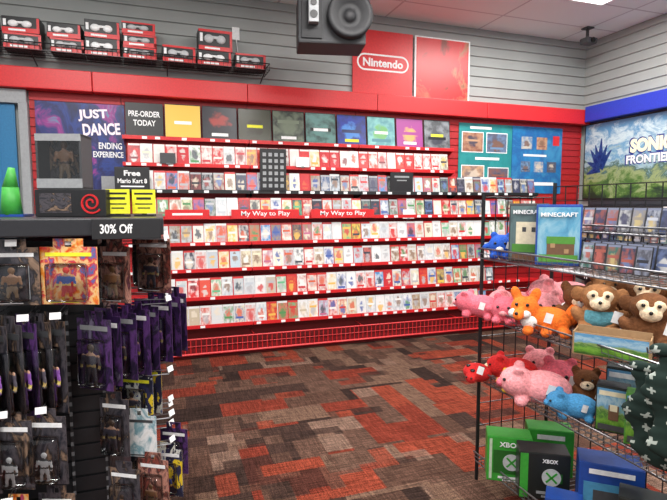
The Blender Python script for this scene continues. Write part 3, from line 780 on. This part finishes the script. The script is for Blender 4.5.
# ---------------------------------------------------------------- right wire rack
FX, BX, Y0, Y1 = 1.60, 2.06, .35, 2.25
S2 = .915; S3 = .575; S4 = .11; S1 = 1.22
r = root('wire_display_rack', 'black wire grid display rack with open shelves', 'rack', (0, 0, 0))
for x in (FX, BX):
    for y in ((Y1, Y0) if x == FX else (Y1, (Y0 + Y1) / 2 - .1, Y0)):
        bm = bmesh.new(); tube(bm, (x, y, 0), (x, y, 1.56 if x == FX else 1.62), .010, 10); obj('post', to_mesh(bm, 'post', [WIRE]), r)
def grid(name, p, du, dv, nu, nv, rad=.003):
    bm = bmesh.new(); p = Vector(p); du = Vector(du); dv = Vector(dv)
    for i in range(nu + 1): tube(bm, p + du * i / nu, p + du * i / nu + dv, rad, 5)
    for j in range(nv + 1): tube(bm, p + dv * j / nv, p + dv * j / nv + du, rad, 5)
    return obj(name, to_mesh(bm, name, [WIRE]), r)
grid('end_panel', (FX, Y1, .06), (BX - FX, 0, 0), (0, 0, 1.48), 6, 12)
grid('back_panel', (BX, Y0, .06), (0, Y1 - Y0, 0), (0, 0, 1.54), 24, 20)
def wshelf(x0, x1, z, n=62, lip=.055):
    bm = bmesh.new()
    for i in range(n + 1):
        y = Y0 + (Y1 - Y0) * i / n
        tube(bm, (x0, y, z), (x1, y, z), .0018, 4)
        tube(bm, (x0, y, z), (x0 - .012, y, z + lip), .0016, 4)
    for xx in (x0, (x0 + x1) / 2, x1): tube(bm, (xx, Y0, z), (xx, Y1, z), .004, 6)
    tube(bm, (x0 - .012, Y0, z + lip), (x0 - .012, Y1, z + lip), .0045, 6)
    tube(bm, (x0 - .006, Y0, z + lip / 2), (x0 - .006, Y1, z + lip / 2), .002, 5)
    tube(bm, (x0, Y1, z), (x1, Y1, z), .005, 6)
    obj('wire_shelf', to_mesh(bm, 'wire_shelf', [WIREG]), r)
for z in (S1, S2 - .005, S3 - .005, S4): wshelf(FX - .01, BX, z)
wshelf(BX - .13, BX, 1.37, 62, .035)
SMC = case_mesh('small_case', BLK2, COV_B, .062, .115, .010)
for (z, xx) in ((1.376, BX - .105), (S1 + .006, BX - .09), (S1 + .006, BX - .20), (S1 + .006, BX - .31)):
    y = 2.18
    while y > 1.38:
        if not (xx < BX - .15 and y > 1.84) and not (xx < BX - .25 and y > 1.72):
            o = obj('small_game_case', SMC, None, (xx, y, z), (R(-12), 0, R(-74 + random.uniform(-5, 5))))
            top(o, 'small dark packaged item standing in narrow wire tier', 'game case', 'small packages on the rack tiers')
        y -= .067

EM = {}
def eyes(par, pts, rad):
    if rad not in EM:
        bm = bmesh.new(); sph(bm, (0, 0, 0), rad, u=10, v=8); EM[rad] = to_mesh(bm, 'eye', [EYE], True)
    for p in pts: obj('eye', EM[rad], par, p)
def plush(x, y, z, rz, s, main, style, label, second=None, third=None, rot=None):
    p = root('plush_toy', label, 'stuffed toy', (x, y, z), rz, 'plush toys on the wire rack', rot=rot)
    p.scale = (s, s, s)
    P = [((0, .0, .070), (.076, .062, .072)), ((0, -.020, .158), (.070, .062, .056)), ((-.070, -.03, .080), (.048, .028, .026), (0, R(50), R(20))), ((.070, -.03, .080), (.048, .028, .026), (0, R(-50), R(-20))),
         ((-.052, -.06, .028), (.031, .058, .028), (0, 0, R(-15))), ((.052, -.06, .028), (.031, .058, .028), (0, 0, R(15)))]
    if style == 'fox':
        P = [((.055, 0, .070), (.105, .068, .064)), ((-.055, -.02, .120), (.068, .060, .058)), ((-.072, -.085, .103), (.028, .055, .026), (R(14), 0, 0)),
             ((-.10, .0, .182), (.026, .014, .042), (0, R(-20), 0)), ((-.012, .0, .182), (.026, .014, .042), (0, R(20), 0)),
             ((-.03, -.075, .025), (.026, .05, .024)), ((.05, -.075, .025), (.026, .05, .024)), ((.13, -.06, .025), (.03, .045, .024))]
        blob('body', P, [main], .007, p)
        blob('tail', [((.155, .02, .10), (.036, .036, .070), (0, R(25), 0))], [main], .008, p); blob('tail_tip', [((.185, .02, .165), (.030, .030, .034), (0, R(25), 0))], [WPL], .007, p)
        blob('muzzle', [((-.098, -.062, .100), (.028, .040, .022)), ((-.046, -.062, .100), (.028, .040, .022))], [WPL], .006, p)
        blob('chest', [((-.03, -.055, .062), (.040, .024, .033))], [WPL], .006, p)
        eyes(p, ((-.086, -.074, .145), (-.036, -.074, .145), (-.075, -.140, .113)), .0085)
    elif style in ('bear', 'monkey'):
        e = .03 if style == 'bear' else .034; ex = .055 if style == 'bear' else .080; ez = .203 if style == 'bear' else .165
        P += [((-ex, -.005, ez), (e * .8, .016, e)), ((ex, -.005, ez), (e * .8, .016, e))]
        blob('body', P, [main], .007, p)
        blob('muzzle', [((0, -.075, .140), (.038, .025, .027))] + ([((-.024, -.067, .171), (.026, .014, .022)), ((.024, -.067, .171), (.026, .014, .022))] if style == 'monkey' else []), [second or CREAM], .006, p)
        eyes(p, ((-.025, -.083, .174), (.025, -.083, .174), (0, -.101, .150)), .0072)
        if third: blob('vest', [((0, -.003, .075), (.081, .068, .052))], [third], .007, p)
    elif style == 'pig':
        P = [((.03, 0, .076), (.118, .084, .074)), ((-.080, -.015, .094), (.078, .074, .068)), ((-.06, -.058, .022), (.030, .034, .026)), ((-.05, .05, .022), (.030, .032, .026)), ((.09, -.055, .022), (.030, .034, .026)), ((.09, .05, .022), (.030, .032, .026)),
             ((-.075, -.062, .150), (.026, .014, .026), (R(30), 0, 0)), ((-.075, .035, .152), (.026, .014, .026))]
        blob('body', P, [main], .007, p)
        blob('snout', [((-.152, -.03, .086), (.018, .028, .021))], [second or PINKD], .005, p)
        eyes(p, ((-.132, -.068, .112), (-.148, .012, .112)), .0075)
    elif style == 'curl':
        P = [((0, 0, .082), (.092, .086, .082)), ((-.04, -.065, .022), (.032, .042, .024)), ((.04, -.065, .022), (.032, .042, .024)), ((-.098, -.02, .08), (.032, .022, .022), (0, R(-30), 0)), ((.098, -.02, .08), (.032, .022, .022), (0, R(30), 0)),
             ((-.052, 0, .158), (.026, .016, .026)), ((.052, 0, .158), (.026, .016, .026))]
        blob('body', P, [main], .007, p)
        blob('muzzle', [((0, -.084, .070), (.026, .014, .016))], [second or PINKD], .005, p)
        eyes(p, ((-.032, -.081, .108), (.032, -.081, .108)), .009)
    elif style == 'beetle':
        blob('body', [((0, 0, .05), (.085, .075, .052)), ((0, -.08, .035), (.035, .03, .03))], [main], .007, p)
        bm = bmesh.new(); sph(bm, (0, 0, 0), (.016, .016, .009), u=10, v=6); sm = to_mesh(bm, 'spot', [EYE], True)
        for q in ((-.04, -.03, .088), (.04, -.02, .088), (-.03, .03, .088), (.045, .035, .08), (0, -.06, .075)): obj('spot', sm, p, q)
        eyes(p, ((-.015, -.108, .045), (.015, -.108, .045)), .006)
    bm = bmesh.new(); bbox_(bm, (.060, -.088, .095), (.034, .002, .046), 0, 0, Euler((0, R(15), R(20)))); obj('hang_tag', to_mesh(bm, 'hang_tag', [WHITE]), p)
    return p
plush(1.56, 2.21, S2, -60, .80, PINKD, 'pig', 'pink plush leaning over the shelf edge', PINK)
plush(1.62, 2.07, S2, -50, .80, PINKD, 'curl', 'dark pink round plush toy', PINK)
plush(1.74, 2.15, S2, -30, .9, PINK, 'pig', 'pink plush lying behind others')
plush(1.78, 1.99, S2, -30, .95, PINK, 'curl', 'pale pink plush behind the fox')
plush(1.95, 2.05, S2 + .03, -30, 1.1, PINK, 'pig', 'pale pink plush near back of shelf')
plush(1.63, 1.86, S2 - .003, -48, .95, ORANGE, 'fox', 'orange and white plush fox lying on shelf')
plush(1.92, 1.90, S2 + .03, -30, .80, WPL, 'curl', 'white round plush toy', BLUEP)
plush(1.80, 1.80, S2 + .02, -35, .95, BROWN, 'bear', 'brown plush bear sitting')
plush(1.90, 1.74, S2 + .08, -35, .9, TAN, 'bear', 'tan plush bear behind others')
plush(1.76, 1.64, S2 + .03, -45, 1.05, TAN, 'monkey', 'tan plush monkey in pale blue vest', CREAM, TEAL)
plush(1.92, 1.56, S2 + .07, -45, 1.0, BROWN, 'monkey', 'brown plush monkey behind others', CREAM)
plush(1.82, 1.45, S2 + .02, -50, 1.05, BROWN, 'monkey', 'brown plush monkey sitting near others', CREAM)
plush(1.97, 1.40, S2 + .08, -40, 1.0, YELP, 'bear', 'golden yellow plush bear', CREAM)
plush(1.56, 2.21, S3, -60, .90, REDP, 'beetle', 'red plush beetle with black spots')
plush(1.73, 2.14, S3, -40, .85, REDP, 'pig', 'red and cream plush toy', CREAM)
plush(1.90, 2.14, S3, -40, .95, PINK, 'curl', 'pink plush near rack end')
plush(1.64, 2.03, S3, -45, .62, YELP, 'curl', 'small yellow plush toy with blue nose', BLUED)
plush(1.64, 1.86, S3, -42, 1.05, PINK, 'pig', 'large pale pink plush pig lying down')
plush(1.84, 1.93, S3, -45, 1.0, PINKD, 'curl', 'dark pink plush behind the pig')
plush(1.68, 1.68, S3, -40, .70, BLUEP, 'pig', 'light blue plush animal', BLUEP)
plush(1.84, 1.77, S3, -40, .80, BROWN, 'bear', 'small brown plush bear on middle shelf')
plush(1.66, 2.17, S1 + .006, -45, .75, BLUED, 'curl', 'blue plush toy on top shelf', WPL)
plush(1.82, 2.17, S1 + .006, -45, .7, WPL, 'curl', 'white plush toy on top shelf', BLUEP)

def carton(name, label, x, y, z, rz, w, d, h, m, face=None, lines=(), txt=None, tm=None, group=None):
    b = root(name, label, 'box', (x, y, z), rz, group)
    boxpart('carton_body', b, [((0, 0, h / 2), (w, d, h))], m, .003)
    boxpart('lid_flap', b, [((0, 0, h + .001), (w - .006, d - .006, .002))], m)
    if face: boxpart('front_print', b, [((0, -d / 2 - .0008, h * .5), (w * .92, .0014, h * .92))], face)
    for i, (lx, lz, lw, lh, lm) in enumerate(lines):
        boxpart('print_block', b, [((lx * w, -d / 2 - .0022 - .0008 * i, lz * h), (lw * w, .0014, lh * h))], lm)
    if txt: text(txt[0], txt[1] * w, txt[2] * h, tm or WHITE, b, (txt[3] * w, -d / 2 - .008, txt[4] * h), bold=.02)
    return b
def emblem(b, x, z, d, q, disc, cross):
    bm = bmesh.new(); tube(bm, (x, -d / 2 - .004, z), (x, -d / 2 - .0075, z), q, 24); obj('emblem', to_mesh(bm, 'emblem', [disc]), b)
    bm = bmesh.new()
    for a in (45, -45): bbox_(bm, (x, -d / 2 - .0085, z), (q * 1.6, .001, q * .22), 0, 0, Euler((0, R(a), 0)))
    obj('emblem_cross', to_mesh(bm, 'emblem_cross', [cross]), b)
GRN = mat('block_green', (.07, .24, .03), .5); DIRT = mat('block_brown', (.14, .07, .035), .5); SKY = mat('print_sky_blue', (.06, .25, .42), .5); CRM = mat('print_cream', (.72, .64, .45), .5)
GRND = mat('dark_green_print', (.015, .12, .015), .4)
TOPC = art_mat('blocky_sky_print', [(.05, .20, .35), (.10, .32, .48), (.25, .45, .55), (.06, .22, .38)], 2)
carton('gift_box', 'dark box with pale blocky landscape print', 1.70, 2.02, S1 + .006, -44, .175, .09, .28, DGREY, art_mat('grey_teal_print', [(.05, .08, .09), (.10, .16, .16), (.07, .10, .12)], 2),
       [(0, .50, .62, .38, CRM), (-.1, .56, .10, .08, DGREY), (.14, .56, .10, .08, DGREY), (.02, .24, .85, .14, GRN), (-.1, .08, .6, .10, DIRT)], ('MINECRAFT', .78, .07, 0, .86), group='printed boxes on the top shelf')
carton('gift_box', 'blue box with green and brown block print', 1.73, 1.86, S1 + .006, -40, .190, .10, .275, BLUEC, TOPC,
       [(.05, .27, .60, .28, DIRT), (.05, .42, .62, .12, GRN), (-.12, .33, .1, .07, KRAFT), (.18, .24, .1, .07, KRAFT), (.0, .12, .85, .12, GRN)], ('MINECRAFT', .80, .07, 0, .84), group='printed boxes on the top shelf')
G3 = 'console boxes on the bottom shelf'; zb = S4 + .006
WG = mat('pale_green_print', (.5, .62, .45), .5)
b = carton('game_box', 'green boxed game accessory standing upright', 1.645, 2.05, zb, -32, .215, .12, .23, XGREEN, None, [(-.42, .5, .06, .9, WG), (.04, .45, .80, .52, GRND), (.05, .10, .6, .05, WHITE), (.05, .04, .4, .03, WHITE)], ('XBOX', .50, .11, .02, .85), group=G3)
emblem(b, .01, .105, .12, .042, LGREY, XGREEN)
b = carton('console_box', 'black console box with round green emblem', 1.70, 1.87, zb, -32, .225, .12, .225, XBLACK, None, [(-.40, .5, .16, .96, XGREEN), (.1, .16, .5, .06, GREY), (.1, .08, .3, .04, GREY), (.30, .5, .10, .2, GRND)], ('XBOX', .30, .08, .10, .86), group=G3)
emblem(b, .03, .115, .12, .042, LGREY, XGREEN)
carton('console_box', 'green console box beside black box', 1.88, 2.03, zb, -32, .22, .12, .24, XGREEN, None, [(0, .85, .6, .1, WHITE), (0, .4, .7, .4, XBLACK)], group=G3)
carton('console_box', 'small blue boxed console accessory', 1.635, 1.66, zb, -45, .15, .10, .12, BLUEC, None, [(-.1, .5, .6, .6, SKY), (.32, .5, .2, .7, WHITE), (-.1, .45, .3, .3, DGREY)], group=G3)
carton('console_box', 'tall blue box on wire shelf', 1.84, 1.62, zb, -40, .25, .14, .27, BLUEC, None, [(0, .42, .85, .55, SKY), (-.05, .40, .45, .35, DGREY), (.25, .42, .16, .40, XBLACK), (.0, .88, .7, .08, WHITE), (-.2, .14, .25, .06, WHITE), (.15, .14, .3, .04, CRM)], group=G3)
carton('console_box', 'dark boxed accessory near blue box', 1.80, 1.40, zb, -50, .2, .12, .23, XBLACK, None, [(0, .5, .7, .5, SKY), (.1, .45, .3, .3, CRM), (0, .88, .5, .08, WHITE)], group=G3)
GP = skymat('green_scene_print', True)
for (x, y, h, m, l) in ((1.74, 1.53, .19, XBLACK, CRM), (1.75, 1.40, .20, GRN, WHITE), (1.76, 1.26, .22, XBLACK, CRM), (1.90, 1.63, .22, XBLACK, WHITE), (1.92, 1.46, .22, GRN, CRM)):
    carton('toy_box', 'green and brown printed toy box on middle shelf', x, y, S3 + .001, -52, .12, .085, h, m, GP, [(0, .86, .8, .10, l), (0, .12, .8, .12, DGREY), (.05, .45, .3, .32, DIRT), (.05, .56, .22, .14, CRM)], group='toy boxes on the middle shelf')
t = root('display_tray', 'cardboard display tray with green landscape print', 'box', (1.64, 1.46, S2 + .001), -55)
boxpart('tray_body', t, [((0, 0, .003), (.26, .09, .006)), ((0, -.045, .045), (.26, .004, .09)), ((0, .045, .05), (.26, .004, .10)), ((-.13, 0, .045), (.004, .09, .09)), ((.13, 0, .045), (.004, .09, .09))], KRAFT)
boxpart('front_print', t, [((0, -.048, .045), (.25, .002, .08))], GP)

# hanging stockings : dark green with small white crosses
SG, nt, b = new_mat('dark_green_knit'); b.inputs['Roughness'].default_value = .9
tc = N(nt, 'ShaderNodeTexCoord'); wn = N(nt, 'ShaderNodeTexNoise'); wn.inputs['Scale'].default_value = 9; nt.links.new(tc.outputs['Object'], wn.inputs['Vector'])
sc = N(nt, 'ShaderNodeVectorMath', operation='SCALE'); sc.inputs['Scale'].default_value = .07; nt.links.new(wn.outputs['Color'], sc.inputs[0])
ad = N(nt, 'ShaderNodeVectorMath', operation='ADD'); nt.links.new(tc.outputs['Object'], ad.inputs[0]); nt.links.new(sc.outputs[0], ad.inputs[1])
sx = N(nt, 'ShaderNodeSeparateXYZ'); nt.links.new(ad.outputs[0], sx.inputs[0])
def mth(op, a, b_=None):
    n = N(nt, 'ShaderNodeMath', operation=op)
    for i, q in enumerate((a, b_)):
        if q is None: continue
        if isinstance(q, (int, float)): n.inputs[i].default_value = q
        else: nt.links.new(q, n.inputs[i])
    return n.outputs[0]
fx = mth('ABSOLUTE', mth('SUBTRACT', mth('FRACT', mth('MULTIPLY', sx.outputs[0], 19)), .5)); fz = mth('ABSOLUTE', mth('SUBTRACT', mth('FRACT', mth('MULTIPLY', sx.outputs[2], 19)), .5))
c1 = mth('MULTIPLY', mth('LESS_THAN', fx, .07), mth('LESS_THAN', fz, .24)); c2 = mth('MULTIPLY', mth('LESS_THAN', fz, .07), mth('LESS_THAN', fx, .24))
rp = ramp(nt, [(.004, .018, .013), (.34, .38, .34)], pos=[0, .5]); nt.links.new(mth('MAXIMUM', c1, c2), rp.inputs[0]); nt.links.new(rp.outputs[0], b.inputs['Base Color'])
bp = N(nt, 'ShaderNodeBump'); bp.inputs['Strength'].default_value = .8; bp.inputs['Distance'].default_value = .02; nt.links.new(wn.outputs['Fac'], bp.inputs['Height']); nt.links.new(bp.outputs[0], b.inputs['Normal'])
def stocking(x, y, z, rz, s, seed):
    p = root('christmas_stocking', 'dark green soft fabric stocking with white pattern', 'stocking', (x, y, z), rz, 'stockings hanging on the rack'); p.scale = (s, s, s)
    P = []
    for i in range(9):
        t = i / 8
        P.append(((.012 * math.sin(t * 7 + seed), .006 * math.sin(t * 9 + seed), -.03 - .25 * t), (.070 + .012 * math.sin(t * 11 + seed * 2), .013 + .006 * abs(math.sin(t * 8 + seed)), .036)))
    P += [((.03, 0, -.30), (.075, .018, .045), (0, R(15), 0)), ((.085, .002, -.325), (.05, .016, .034), (0, R(20), 0))]
    blob('sock', P, [SG], .006, p, smooth_it=3)
    blob('cuff', [((-.038, 0, .0), (.038, .017, .020)), ((0, 0, -.003), (.045, .017, .020)), ((.038, 0, .001), (.038, .017, .020))], [SG], .006, p)
    bm = bmesh.new(); tube(bm, (.05, 0, .01), (.03, 0, .06), .003); tube(bm, (.03, 0, .06), (.055, 0, .01), .003); obj('hanging_loop', to_mesh(bm, 'hanging_loop', [BLK]), p)
SP = ((1.535, 1.20, .96, -60, .98), (1.50, 1.09, 1.05, -50, 1.1))
for i, q in enumerate(SP):
    stocking(*q, i + 1)
    bm = bmesh.new(); zz = q[2] + .06 * q[4] - .004
    tube(bm, (1.59, q[1], zz), (q[0] - .03, q[1], zz), .003, 6); tube(bm, (q[0] - .03, q[1], zz), (q[0] - .035, q[1], zz + .02), .003, 6)
    obj('peg_hook', to_mesh(bm, 'peg_hook', [WIREG]), r)

# ---------------------------------------------------------------- ceiling lights
LM = mat('light_diffuser', (1, .98, .95), .5, emit=5.0)
for i, (x, y) in enumerate(((3.75, 3.9), (1.6, 3.0), (-.8, 3.0), (4.0, 1.5), (1.6, .6), (-.8, .6), (1.6, -1.8), (4.0, -1.8), (-.8, -1.8))):
    p = root('ceiling_light', 'recessed rectangular white ceiling light', 'light', (x, y, CE), 0, 'ceiling lights')
    boxpart('frame', p, [((0, .31, -.006), (1.22, .02, .012)), ((0, -.31, -.006), (1.22, .02, .012)), ((.61, 0, -.006), (.02, .62, .012)), ((-.61, 0, -.006), (.02, .62, .012))], WHITE)
    boxpart('diffuser', p, [((0, 0, -.004), (1.20, .60, .006))], LM)
    L = bpy.data.lights.new('troffer_light', 'AREA'); L.shape = 'RECTANGLE'; L.size = 1.15; L.size_y = .55; L.energy = 66; L.color = (1, .98, .95)
    lo = bpy.data.objects.new('troffer_light', L); COL.objects.link(lo); lo.location = (x, y, CE - .03)
W = bpy.data.worlds.new('w'); SC.world = W; W.use_nodes = True
bg = W.node_tree.nodes['Background']; bg.inputs[0].default_value = (.97, .98, 1, 1); bg.inputs[1].default_value = .70

cam = bpy.data.cameras.new('camera'); cam.sensor_width = 36; cam.lens = 504 / 667 * 36
co = bpy.data.objects.new('camera', cam); COL.objects.link(co)
co.location = (0, 0, 1.5); co.rotation_euler = (R(90 - 5.1), 0, R(-18.9))
SC.camera = co
SC.view_settings.view_transform = 'Standard'
